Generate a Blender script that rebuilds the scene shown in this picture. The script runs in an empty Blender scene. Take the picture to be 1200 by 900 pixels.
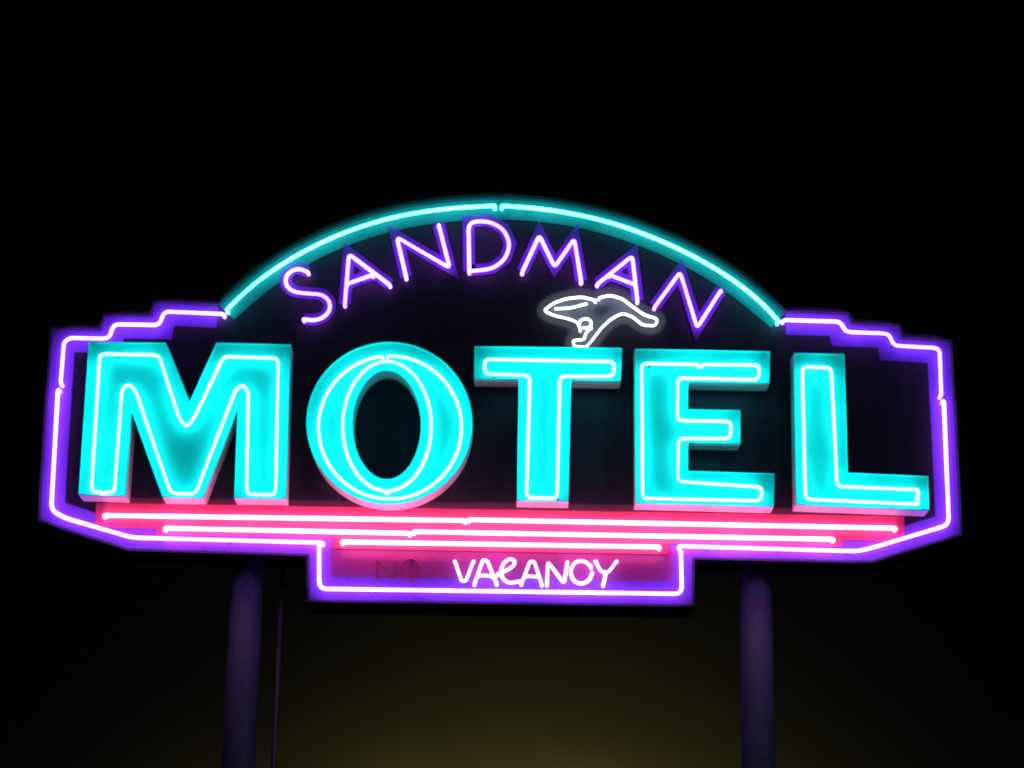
import bpy, bmesh, math, random
from mathutils import Vector, Matrix
random.seed(4)
scene = bpy.context.scene
scene.view_settings.view_transform = 'Standard'
scene.view_settings.look = 'None'
scene.view_settings.exposure = 0

# ------------------------------------------------------------------ camera
PITCH, ROLL, FPX, DIST, CAMH = math.radians(16.8), math.radians(0.95), 2600.0, 17.0, 1.6
CAM = Vector((0, -DIST, CAMH))
fwd = Vector((0, math.cos(PITCH), math.sin(PITCH)))
r0 = Vector((1, 0, 0)); u0 = Vector((0, -math.sin(PITCH), math.cos(PITCH)))
right = r0*math.cos(ROLL) + u0*math.sin(ROLL)
up = -r0*math.sin(ROLL) + u0*math.cos(ROLL)
cd = bpy.data.cameras.new("camera"); cam = bpy.data.objects.new("camera", cd)
scene.collection.objects.link(cam)
M = Matrix((right, up, -fwd)).transposed().to_4x4(); M.translation = CAM
cam.matrix_world = M
cd.sensor_width = 36; cd.lens = 36*FPX/1200; cd.clip_end = 2000
cd.dof.use_dof = True; cd.dof.focus_distance = 14.0; cd.dof.aperture_fstop = 1.45
scene.camera = cam

# survey of the sign drawing: photo-drawing units -> metres on a vertical plane y
def P(px, py, y=0.0):
    d = fwd + right*((px-600)/FPX) + up*((450-py)/FPX)
    t = (y-CAM.y)/d.y
    q = CAM + d*t
    return (q.x, q.z)
def PP(pts, y=0.0): return [P(a, b, y) for a, b in pts]

# ------------------------------------------------------------------ materials
def mat_base(name):
    m = bpy.data.materials.new(name); m.use_nodes = True
    m.node_tree.nodes.clear(); return m, m.node_tree.nodes, m.node_tree.links
def paint(name, col, rough=0.45, var=0.25, scale=6.0, metal=0.0, spec=0.3, streak=True):
    m, n, l = mat_base(name)
    o = n.new('ShaderNodeOutputMaterial'); b = n.new('ShaderNodeBsdfPrincipled')
    tc = n.new('ShaderNodeTexCoord'); mp = n.new('ShaderNodeMapping')
    mp.inputs['Scale'].default_value = (1, 1, 0.25 if streak else 1)
    nz = n.new('ShaderNodeTexNoise'); nz.inputs['Scale'].default_value = scale; nz.inputs['Detail'].default_value = 5
    nz2 = n.new('ShaderNodeTexNoise'); nz2.inputs['Scale'].default_value = scale*9; nz2.inputs['Detail'].default_value = 2
    ad = n.new('ShaderNodeMath'); ad.operation = 'ADD'
    mr = n.new('ShaderNodeMapRange')
    mr.inputs['From Min'].default_value = 0.6; mr.inputs['From Max'].default_value = 1.4
    mr.inputs['To Min'].default_value = 1-var; mr.inputs['To Max'].default_value = 1+var*0.5
    hsv = n.new('ShaderNodeHueSaturation'); hsv.inputs['Color'].default_value = (*col, 1)
    l.new(tc.outputs['Object'], mp.inputs['Vector']); l.new(mp.outputs[0], nz.inputs['Vector']); l.new(tc.outputs['Object'], nz2.inputs['Vector'])
    l.new(nz.outputs['Fac'], ad.inputs[0]); l.new(nz2.outputs['Fac'], ad.inputs[1])
    l.new(ad.outputs[0], mr.inputs['Value']); l.new(mr.outputs[0], hsv.inputs['Value'])
    l.new(hsv.outputs[0], b.inputs['Base Color'])
    b.inputs['Roughness'].default_value = rough; b.inputs['Metallic'].default_value = metal
    b.inputs['Specular IOR Level'].default_value = spec
    l.new(b.outputs[0], o.inputs['Surface']); return m
def neon(name, col, strength):
    m, n, l = mat_base(name)
    o = n.new('ShaderNodeOutputMaterial'); e = n.new('ShaderNodeEmission')
    tc = n.new('ShaderNodeTexCoord'); nz = n.new('ShaderNodeTexNoise'); nz.inputs['Scale'].default_value = 2.5; nz.inputs['Detail'].default_value = 0
    mr = n.new('ShaderNodeMapRange'); mr.inputs['To Min'].default_value = strength*0.72; mr.inputs['To Max'].default_value = strength*1.28
    mr.inputs['From Min'].default_value = 0.3; mr.inputs['From Max'].default_value = 0.7
    l.new(tc.outputs['Object'], nz.inputs['Vector']); l.new(nz.outputs['Fac'], mr.inputs['Value']); l.new(mr.outputs[0], e.inputs['Strength'])
    e.inputs['Color'].default_value = (*col, 1)
    l.new(e.outputs[0], o.inputs['Surface']); return m
def bloom_vol(name, col, s):
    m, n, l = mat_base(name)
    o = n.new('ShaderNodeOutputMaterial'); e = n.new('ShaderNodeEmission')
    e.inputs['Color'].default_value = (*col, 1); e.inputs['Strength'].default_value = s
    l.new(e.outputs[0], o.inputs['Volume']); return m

m_face = paint("dark_cabinet_enamel", (0.026, 0.022, 0.045), 0.5, 0.5, 3)
m_purple = paint("purple_wash_paint", (0.22, 0.075, 0.72), 0.5, 0.25)  # border tubes' purple wash on the dark face, put into the band colour
m_purple_d = paint("plum_spill_paint", (0.34, 0.05, 0.30), 0.5, 0.3)  # dark purple panel, tinted pink for glow spilling from the stripe tubes
m_plet = paint("purple_letter_paint", (0.16, 0.04, 0.45), 0.5, 0.3)
m_tealband = paint("teal_wash_paint", (0.01, 0.20, 0.23), 0.5, 0.3)  # teal wash along the arch tube, painted in as a band
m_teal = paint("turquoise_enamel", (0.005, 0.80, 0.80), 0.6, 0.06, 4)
m_white = paint("off_white_letter_sides", (0.70, 0.70, 0.74), 0.5, 0.25)
m_red = paint("red_wash_paint", (0.60, 0.06, 0.15), 0.5, 0.25)  # red neon wash painted as strips behind the stripe tubes
m_bird = paint("grey_bird_paint", (0.09, 0.11, 0.14), 0.5, 0.3)
m_side = paint("cabinet_side_metal", (0.12, 0.1, 0.2), 0.4, 0.4, metal=0.3)
m_pole = paint("lavender_pole_paint", (0.055, 0.06, 0.13), 0.65, 0.6, 3)
m_steel = paint("galvanised_conduit", (0.10, 0.10, 0.11), 0.5, 0.3, metal=0.5)
m_glass = paint("unlit_neon_glass", (0.42, 0.05, 0.22), 0.4, 0.2)
m_clip = paint("tube_support_glass", (0.2, 0.2, 0.2), 0.3, 0.2)
m_asphalt = paint("asphalt", (0.05, 0.05, 0.05), 0.9, 0.5, 12, streak=False)
m_conc = paint("concrete", (0.32, 0.31, 0.29), 0.85, 0.3, 5, streak=False)
m_soil = paint("gravel_soil", (0.16, 0.12, 0.08), 0.95, 0.6, 20, streak=False)

n_purple = neon("neon_purple", (0.45, 0.18, 1.0), 9.0)
n_pink = neon("neon_border_pink", (0.64, 0.21, 1.0), 9.0)
n_teal = neon("neon_turquoise", (0.13, 0.97, 1.0), 10.0)
n_arc = neon("neon_turquoise_arch", (0.10, 1.0, 0.92), 7.0)
n_red = neon("neon_red_pink", (1.0, 0.22, 0.42), 10.5)
n_sand = neon("neon_violet_script", (0.48, 0.17, 1.0), 6.8)
n_white = neon("neon_white", (0.85, 0.91, 1.0), 3.2)
n_vac = neon("neon_lavender_white", (0.8, 0.5, 1.0), 4.0)

# ------------------------------------------------------------------ helpers
def empty(name, loc=(0, 0, 0)):
    e = bpy.data.objects.new(name, None); e.location = loc; scene.collection.objects.link(e); return e
def link_mesh(name, me, mat, parent=None):
    o = bpy.data.objects.new(name, me); scene.collection.objects.link(o)
    if mat: me.materials.clear(); me.materials.append(mat)
    if parent: o.parent = parent
    return o
def mesh_obj(name, vs, fs, mat, parent=None):
    me = bpy.data.meshes.new(name); me.from_pydata([tuple(v) for v in vs], [], fs); me.update()
    return link_mesh(name, me, mat, parent)
def area2(p): return sum(p[i][0]*p[(i+1) % len(p)][1]-p[(i+1) % len(p)][0]*p[i][1] for i in range(len(p)))
def offset(pts, d, closed=False):
    """mitred offset to the left of travel direction"""
    n = len(pts); out = []
    for i in range(n):
        p = Vector(pts[i])
        a = Vector(pts[i-1]) if (i > 0 or closed) else None
        b = Vector(pts[(i+1) % n]) if (i < n-1 or closed) else None
        ns = []
        if a is not None: t = (p-a).normalized(); ns.append(Vector((-t.y, t.x)))
        if b is not None: t = (b-p).normalized(); ns.append(Vector((-t.y, t.x)))
        if len(ns) == 1: out.append(tuple(p+ns[0]*d)); continue
        m = (ns[0]+ns[1])
        if m.length < 1e-4: out.append(tuple(p+ns[0]*d)); continue
        m.normalize(); c = max(m.dot(ns[0]), 0.22)
        out.append(tuple(p+m*(d/c)))
    return out
def ribbon(name, pts, d1, d2, y, mat, parent, closed=False):
    A = offset(pts, d1, closed); B = offset(pts, d2, closed); n = len(pts)
    vs = [(x, y, z) for x, z in A]+[(x, y, z) for x, z in B]
    fs = [(i, (i+1) % n, n+(i+1) % n, n+i) for i in range(n if closed else n-1)]
    return mesh_obj(name, vs, fs, mat, parent)
def ngon(name, pts, y, mat, parent):
    return mesh_obj(name, [(x, y, z) for x, z in pts], [tuple(range(len(pts)))], mat, parent)
def walls(name, loops, y0, y1, mat, parent, th=0.006):
    vs = []; fs = []
    for pts in loops:
        k = len(vs); n = len(pts)
        vs += [(x, y0, z) for x, z in pts]+[(x, y1, z) for x, z in pts]
        fs += [(k+i, k+(i+1) % n, k+n+(i+1) % n, k+n+i) for i in range(n)]
    o = mesh_obj(name, vs, fs, mat, parent)
    s = o.modifiers.new("sheet", 'SOLIDIFY'); s.thickness = th; s.offset = 0
    return o
def fillet(p, r, seg=4):
    out = [p[0]]
    for i in range(1, len(p)-1):
        a, b, c = Vector(p[i-1]), Vector(p[i]), Vector(p[i+1])
        la, lc = (a-b).length, (c-b).length
        if la < 1e-5 or lc < 1e-5: continue
        t = min(r, la*0.45, lc*0.45)
        s = b+(a-b)*(t/la); e = b+(c-b)*(t/lc)
        for k in range(seg+1):
            u = k/seg; out.append(tuple(s*(1-u)**2+b*2*u*(1-u)+e*u*u))
    out.append(p[-1]); return out
def smooth(pts, it=2):
    for _ in range(it):
        q = [pts[0]]
        for a, b in zip(pts[:-1], pts[1:]):
            q.append((a[0]*.75+b[0]*.25, a[1]*.75+b[1]*.25)); q.append((a[0]*.25+b[0]*.75, a[1]*.25+b[1]*.75))
        q.append(pts[-1]); pts = q
    return pts
def tubes(name, lines, rad, mat, parent, res=1):
    cu = bpy.data.curves.new(name, 'CURVE'); cu.dimensions = '3D'; cu.bevel_depth = rad; cu.bevel_resolution = res; cu.use_fill_caps = True
    for ln in lines:
        s = cu.splines.new('POLY'); s.points.add(len(ln)-1)
        for i, v in enumerate(ln): s.points[i].co = (*v, 1)
    tmp = bpy.data.objects.new(name+"_c", cu); scene.collection.objects.link(tmp)
    bpy.context.view_layer.update()
    me = bpy.data.meshes.new_from_object(tmp.evaluated_get(bpy.context.evaluated_depsgraph_get()))
    bpy.data.objects.remove(tmp); me.name = name
    for p in me.polygons: p.use_smooth = True
    return link_mesh(name, me, mat, parent)
def cyl(name, r, z0, z1, x, y, mat, parent=None, seg=40):
    bm = bmesh.new(); bmesh.ops.create_cone(bm, cap_ends=True, segments=seg, radius1=r, radius2=r, depth=z1-z0)
    bmesh.ops.translate(bm, verts=bm.verts, vec=(x, y, (z0+z1)/2))
    me = bpy.data.meshes.new(name); bm.to_mesh(me); bm.free()
    for p in me.polygons: p.use_smooth = len(p.vertices) == 4
    return link_mesh(name, me, mat, parent)
def box(name, x0, x1, y0, y1, z0, z1, mat, parent=None, bev=0.0):
    bm = bmesh.new(); bmesh.ops.create_cube(bm, size=1)
    for v in bm.verts: v.co = Vector(((x0+x1)/2+v.co.x*(x1-x0), (y0+y1)/2+v.co.y*(y1-y0), (z0+z1)/2+v.co.z*(z1-z0)))
    if bev: bmesh.ops.bevel(bm, geom=bm.edges, offset=bev, segments=2, affect='EDGES')
    me = bpy.data.meshes.new(name); bm.to_mesh(me); bm.free(); return link_mesh(name, me, mat, parent)

supports = []   # (x,z,ytube,ysurf)
def run(ptspx, y, ysurf, r=0.05, closed=False, gap=4.0, returns=True, curve=False, sup=0.55):
    """neon run: drawing points -> 3D centre line with ends turned back to the face. returns (full, visible)"""
    if closed:
        a, b = ptspx[0], ptspx[1]
        L = math.dist(a, b); g = gap/L
        p1 = (a[0]+(b[0]-a[0])*(0.5+g/2), a[1]+(b[1]-a[1])*(0.5+g/2)); p0 = (a[0]+(b[0]-a[0])*(0.5-g/2), a[1]+(b[1]-a[1])*(0.5-g/2))
        ptspx = [p1]+list(ptspx[1:])+[ptspx[0], p0]
    q = PP(ptspx, y)
    if curve: q = smooth(q, 1 if len(q) > 20 else 2)
    vis = [(x, y, z) for x, z in q]
    acc = 0.0; nxt = sup*0.4
    for a, b in zip(q[:-1], q[1:]):
        d = math.dist(a, b)
        while d > 0 and acc+d > nxt:
            u = (nxt-acc)/d; supports.append((a[0]+(b[0]-a[0])*u, a[1]+(b[1]-a[1])*u, y, ysurf)); nxt += sup
        acc += d
    full = list(vis)
    if returns: full = [(vis[0][0], ysurf, vis[0][2])]+full+[(vis[-1][0], ysurf, vis[-1][2])]
    if curve:
        if returns: full = fillet(full[:3], 0.02)[:-1]+full[2:-2]+fillet(full[-3:], 0.02)[1:]
        return full, vis
    return fillet(full, r), fillet(vis, r)
def ell(cx, cy, rx, ry, n=48, a0=0.0, a1=360.0):
    return [(cx+rx*math.cos(math.radians(a0+(a1-a0)*i/n)), cy+ry*math.sin(math.radians(a0+(a1-a0)*i/n))) for i in range(n+1)]
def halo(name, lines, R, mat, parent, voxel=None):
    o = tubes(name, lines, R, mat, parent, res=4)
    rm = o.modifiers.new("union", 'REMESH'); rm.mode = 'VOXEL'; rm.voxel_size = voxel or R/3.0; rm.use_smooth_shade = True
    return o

sign = empty("motel_sign", (0, 0, 0))

# ------------------------------------------------------------------ cabinet
arc_tube = [(266,363),(284,345),(305,327),(345,300),(400,273),(460,254),(520,244.5),(580,241),(588,241),(650,246),(720,261),(790,288),(850,321),(890,352),(912,376)]
arc_out = [(256,357),(278,337),(301,318),(341,291),(397,264),(458,245),(519,235),(584,231.5),(652,236),(723,251),(795,279),(856,313),(897,345),(921,365)]
wing_r = [(921,365),(995,367),(998,379),(1055,381),(1057,396),(1115,399),(1127,627),(1022,659),(813,655),(813,710),(361,705),(361,651),(150,645),(45,610),(60,384),(118,386),(121,369),(177,370),(180,353),(256,357)]
arc_m = smooth(PP(arc_out), 2); wing_m = PP(wing_r)
outline = arc_m[:-1]+wing_m[:-1]
ngon("cabinet_face", outline, 0.0, m_face, sign)
ngon("cabinet_back", outline, 0.5, m_side, sign)
walls("cabinet_sides", [outline], -0.012, 0.5, m_side, sign, 0.01)
sgn = 1 if area2(outline) > 0 else -1      # inward = left if CCW
ribbon("purple_wash_band", wing_m, 0.012*sgn, 0.20*sgn, -0.004, m_purple, sign)
ribbon("teal_arch_wash", arc_m, 0.012*sgn, 0.19*sgn, -0.008, m_tealband, sign)
ngon("vacancy_panel", PP([(387,640),(789,645),(789,681),(387,676)]), -0.006, m_purple_d, sign)

# ------------------------------------------------------------------ border tubes
Y = -0.085
def build(name, specs, rad, mat, y=Y, ysurf=-0.005, **kw):
    full = []; vis = []
    for s in specs:
        opts = dict(kw)
        if isinstance(s, dict): opts.update({k: v for k, v in s.items() if k != 'p'}); s = s['p']
        f, v = run(s, y, ysurf, **opts); full.append(f); vis.append(v)
    tubes(name, full, rad, mat, sign); return vis
border = [
    [(262,368),(192,365),(187,381),(133,380),(128,397),(82,396),(75,401),(71,449)],
    [(68,456),(60,598),(76,607),(155,630),(378,636)],
    [(374,639),(374,690),(799,696),(798,645)],
    [(796,640),(1005,646),(1022,642),(1112,615),(1106,469)],
    [(1103,463),(1101,408),(1047,405),(1042,391),(991,389),(985,377),(918,375)]]
b_vis = build("border_tube", border[1:4], 0.0145, n_pink, r=0.06)
b_vis2 = build("border_tube_upper", [border[0], border[4]], 0.0138, n_purple, r=0.05)
arcs = [arc_tube[:8], arc_tube[8:]]
a_vis = build("arch_tube", arcs, 0.0148, n_arc, curve=True)

# ------------------------------------------------------------------ stripes
stripes = [[(122,604),(545,610)],[(549,609),(1050,619)],[(193,619),(480,625)],[(485,623),(977,632)],[(401,635),(773,641)]]
yo = -0.010
for i, (a, b, w) in enumerate([((112,604),(1060,620),0.10),((183,619),(987,633),0.055),((391,635),(783,642),0.055)]):
    ribbon("painted_red_wash_%d" % (i+1), PP([a, b]), -w, w, yo-0.004*i, m_red, sign)
r_vis = build("stripe_tube", stripes, 0.0175, n_red, ysurf=-0.02)

# ------------------------------------------------------------------ SANDMAN
S = [(361,319),(349,314),(336,321),(334,333),(343,342),(360,344),(379,345),(388,356),(384,369),(370,376),(356,374)]
D = [(550,318),(549,260),(572,259),(590,268),(598,286),(592,304),(577,315),(550,318)]
sand = [dict(p=S, curve=True),
        dict(p=[(404,357),(409,298),(457,334)]), dict(p=[(406,333),(437,322)]),
        dict(p=[(476,325),(465,278),(527,314),(514,263)]),
        dict(p=D, r=0.07),
        dict(p=[(612,319),(632,276),(650,313),(673,280),(681,330)]),
        dict(p=[(700,333),(741,300),(747,353)]), dict(p=[(714,322),(745,334)]),
        dict(p=[(767,360),(797,319),(817,384),(845,340)])]
for i, s in enumerate(sand):
    q = PP(s['p']);  q = smooth(q) if s.get('curve') else q
    ribbon("painted_name_stroke_%d" % (i+1), q, -0.05, 0.05, -0.0125-0.0007*i, m_plet, sign)
s_vis = build("sandman_tube", sand, 0.0140, n_sand, r=0.035, ysurf=-0.02, sup=0.3, y=-0.075)

# ------------------------------------------------------------------ MOTEL letters
YF, YW, YT = -0.20, -0.230, -0.275
faces = {
 'm': [(105,402),(195,403),(223,472),(254,403),(341,405),(335,585),(275,584),(279,480),(238,584),(191,583),(155,484),(147,582),(93,580)],
 't': [(556,407),(729,409),(727,447),(669,446),(666,588),(606,587),(608,445),(556,444)],
 'e': [(744,410),(902,413),(901,450),(806,448),(806,481),(867,482),(867,520),(806,519),(806,553),(907,556),(906,594),(745,590)],
 'l': [(930,415),(989,416),(993,555),(1087,559),(1088,598),(933,592)]}
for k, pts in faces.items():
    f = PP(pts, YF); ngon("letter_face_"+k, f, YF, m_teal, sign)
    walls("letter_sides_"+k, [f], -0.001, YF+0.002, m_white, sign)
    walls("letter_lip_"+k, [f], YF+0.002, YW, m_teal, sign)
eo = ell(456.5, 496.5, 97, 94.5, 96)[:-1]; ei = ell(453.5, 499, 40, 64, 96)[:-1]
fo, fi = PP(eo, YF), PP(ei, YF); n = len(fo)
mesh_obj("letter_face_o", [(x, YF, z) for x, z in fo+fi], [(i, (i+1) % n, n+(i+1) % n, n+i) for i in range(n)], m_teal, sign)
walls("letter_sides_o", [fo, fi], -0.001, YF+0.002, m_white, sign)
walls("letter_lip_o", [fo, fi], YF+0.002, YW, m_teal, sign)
lt = [dict(p=[(134,577),(107,576),(117,415),(186,416),(210,490),(218,501),(227,491),(262,418),(326,420),(323,580),(289,579),(291,458),(284,451),(276,457),(229,579),(200,578),(159,458),(151,450),(143,456)], closed=True),
      dict(p=ell(457,501,84,84,40,-92,264), curve=True), dict(p=ell(453.5,499.5,52,76,40,92,448), curve=True),
      dict(p=[(617,583),(621,440),(568,438),(568,421),(720,424),(719,441),(656,441),(653,584)], closed=True),
      dict(p=[(752,426),(890,428),(889,445),(794,443),(794,493),(857,494),(856,514),(795,514),(794,564),(893,571),(892,587),(753,584)], closed=True),
      dict(p=[(1076,574),(1076,591),(944,585),(940,430),(974,431),(981,570)], closed=True)]
l_vis = build("motel_letter_tube", lt, 0.0120, n_teal, y=YT, ysurf=YF-0.001, r=0.045)

# ------------------------------------------------------------------ bird
bird_p = [(638,364),(652,354),(668,349),(697,349),(716,346),(730,353),(742,361),(771,372),(769,383),(750,382),(738,371),(726,367),(712,375),(700,388),(688,407),(670,406),(670,398),(681,396),(675,380),(662,376),(640,371)]
ngon("painted_running_bird", PP(bird_p), -0.016, m_bird, sign)
bird = [dict(p=[(698,352),(682,348),(664,350),(649,355),(637,364),(650,370),(668,374),(677,378),(680,386)]),
        dict(p=[(650,362),(668,361),(688,356)], returns=False),
        dict(p=ell(686,379,7,5.5,14,-200,120), curve=True, returns=False),
        dict(p=[(693,383),(686,391),(685,398),(671,399),(673,406),(687,407),(696,396),(705,384),(716,374),(729,367),(741,371),(753,381),(768,382),(771,374),(755,369),(742,360),(729,350),(715,346),(702,349)])]
w_vis = build("bird_tube", bird, 0.0098, n_white, r=0.03, y=-0.07, ysurf=-0.02, sup=0.4)

# ------------------------------------------------------------------ vacancy
vac = [[(533,657),(541,681),(546,681),(555,657)],
       [(556,684),(566,656),(571,657),(582,684)], [(561,674),(577,675)],
       dict(p=[(583,673),(599,666),(605,658),(597,654),(588,662),(587,676),(596,684),(609,681)], curve=True),
       [(611,684),(621,658),(626,658),(635,685)], [(616,675),(632,676)],
       [(641,685),(642,658),(661,684),(665,658)],
       dict(p=[(693,664),(685,657),(674,658),(668,668),(671,680),(681,685),(691,680),(694,671)], curve=True),
       [(698,657),(704,670),(713,671),(723,657)], [(710,671),(707,685)]]
v_vis = build("vacancy_tube", vac, 0.0130, n_vac, r=0.03, y=-0.065, ysurf=-0.01, sup=0.5)
no = [[(441,680),(442,655),(462,680),(464,655)], dict(p=ell(481,668,11,13,20,-80,270), curve=True)]
build("unlit_no_tube", no, 0.009, m_glass, r=0.03, y=-0.055, ysurf=-0.01, sup=9)

# supports
vs = []; fs = []
for x, z, y0, y1 in supports:
    k = len(vs); m = 8; R = 0.007
    for yy, rr in ((y1, R*1.6), (y0+0.018, R), (y0-0.003, R*2.0)):
        for j in range(m): a = 2*math.pi*j/m; vs.append((x+rr*math.cos(a), yy, z+rr*math.sin(a)))
    for q in range(2):
        for j in range(m): fs.append((k+q*m+j, k+q*m+(j+1) % m, k+(q+1)*m+(j+1) % m, k+(q+1)*m+j))
mesh_obj("tube_supports", vs, fs, m_clip, sign)

# ------------------------------------------------------------------ camera bloom imitated by emissive volume shells around the tubes
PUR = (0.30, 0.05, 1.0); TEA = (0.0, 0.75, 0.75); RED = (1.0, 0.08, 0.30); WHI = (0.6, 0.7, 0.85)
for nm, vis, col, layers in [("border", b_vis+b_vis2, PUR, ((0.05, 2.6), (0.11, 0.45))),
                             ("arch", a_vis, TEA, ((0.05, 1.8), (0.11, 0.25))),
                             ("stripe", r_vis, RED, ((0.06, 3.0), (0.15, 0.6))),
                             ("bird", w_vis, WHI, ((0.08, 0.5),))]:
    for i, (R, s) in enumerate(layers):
        halo("bloom_shell_%s_%d" % (nm, i+1), vis, R, bloom_vol("bloom_shell_%s_%d" % (nm, i+1), col, s), sign)

# ------------------------------------------------------------------ poles, conduit
for i, px in enumerate((285, 887)):
    yc = 0.25; x, z = P(px, 780, yc); zt = P(px, 648, yc)[1]
    e = empty("sign_pole" if i == 0 else "sign_pole.001", (x, yc, 0))
    cyl("shaft", 0.128, 0.2, zt, 0, 0, m_pole, e)
    box("base_plate", -0.25, 0.25, -0.25, 0.25, 0.28, 0.31, m_steel, e, 0.004)
    box("concrete_footing", -0.35, 0.35, -0.35, 0.35, 0.0, 0.28, m_conc, e, 0.02)
    for sx in (-.19, .19):
        for sy in (-.19, .19): cyl("anchor_bolt", 0.018, 0.3, 0.37, sx, sy, m_steel, e, 8)
x, z = P(326, 780, 0.3); zt = P(326, 645, 0.3)[1]
c = empty("conduit_pipe", (x, 0.3, 0)); cyl("pipe", 0.022, 0.1, zt, 0, 0, m_steel, c, 16)
for zz in (1.2, 2.6): cyl("coupling", 0.029, zz, zz+0.06, 0, 0, m_steel, c, 16)

# ------------------------------------------------------------------ ground
mesh_obj("ground", [(-900, -900, 0), (900, -900, 0), (900, 900, 0), (-900, 900, 0)], [(0, 1, 2, 3)], m_asphalt)
isl = empty("planter_island")
box("kerb", -3.2, 3.2, -1.0, 1.5, 0.0, 0.13, m_conc, isl, 0.03)
box("gravel_bed", -3.05, 3.05, -0.85, 1.35, 0.1, 0.145, m_soil, isl)

# ------------------------------------------------------------------ night sky
w = bpy.data.worlds.new("World"); scene.world = w; w.use_nodes = True
n = w.node_tree.nodes; l = w.node_tree.links; n.clear()
out = n.new('ShaderNodeOutputWorld'); add = n.new('ShaderNodeAddShader')
sky = n.new('ShaderNodeTexSky'); sky.sky_type = 'NISHITA'; sky.sun_disc = False
sky.sun_elevation = math.radians(-4); sky.sun_rotation = math.radians(200)
bg = n.new('ShaderNodeBackground'); bg.inputs['Strength'].default_value = 0.002
l.new(sky.outputs[0], bg.inputs['Color'])
def math_(op, a, b=None):
    m = n.new('ShaderNodeMath'); m.operation = op
    for i, v in enumerate((a, b)):
        if v is None: continue
        if isinstance(v, (int, float)): m.inputs[i].default_value = v
        else: l.new(v, m.inputs[i])
    return m.outputs[0]
tc = n.new('ShaderNodeTexCoord'); sp = n.new('ShaderNodeSeparateXYZ'); l.new(tc.outputs['Generated'], sp.inputs[0])
az = math_('DIVIDE', math_('SUBTRACT', sp.outputs['X'], 0.01), 0.105)
g = math_('EXPONENT', math_('MULTIPLY', math_('MULTIPLY', az, az), -1.0))
el = math_('EXPONENT', math_('DIVIDE', math_('SUBTRACT', 0.12, math_('MAXIMUM', sp.outputs['Z'], 0.06)), 0.030))
fr = math_('GREATER_THAN', sp.outputs['Y'], 0.0)
gl = math_('MULTIPLY', math_('MULTIPLY', g, el), fr)
nz = n.new('ShaderNodeTexNoise'); nz.inputs['Scale'].default_value = 14; l.new(tc.outputs['Generated'], nz.inputs['Vector'])
gl = math_('MULTIPLY', gl, math_('ADD', nz.outputs['Fac'], 0.5))
bg2 = n.new('ShaderNodeBackground'); bg2.inputs['Color'].default_value = (0.035, 0.029, 0.008, 1); l.new(gl, bg2.inputs['Strength'])
bg3 = n.new('ShaderNodeBackground'); bg3.inputs['Color'].default_value = (0.0008, 0.0008, 0.0010, 1); bg3.inputs['Strength'].default_value = 1
add2 = n.new('ShaderNodeAddShader')
l.new(bg.outputs[0], add.inputs[0]); l.new(bg2.outputs[0], add.inputs[1])
l.new(add.outputs[0], add2.inputs[0]); l.new(bg3.outputs[0], add2.inputs[1]); l.new(add2.outputs[0], out.inputs['Surface'])
sd = bpy.data.lights.new("night_fill", 'SUN'); sd.energy = 0.10; sd.angle = math.radians(0.5); sd.color = (0.8, 0.85, 1.0)  # weak ambient fill, added to lift the poles out of the dark
so = bpy.data.objects.new("night_fill", sd); scene.collection.objects.link(so); so.rotation_euler = (math.radians(55), 0, math.radians(20))
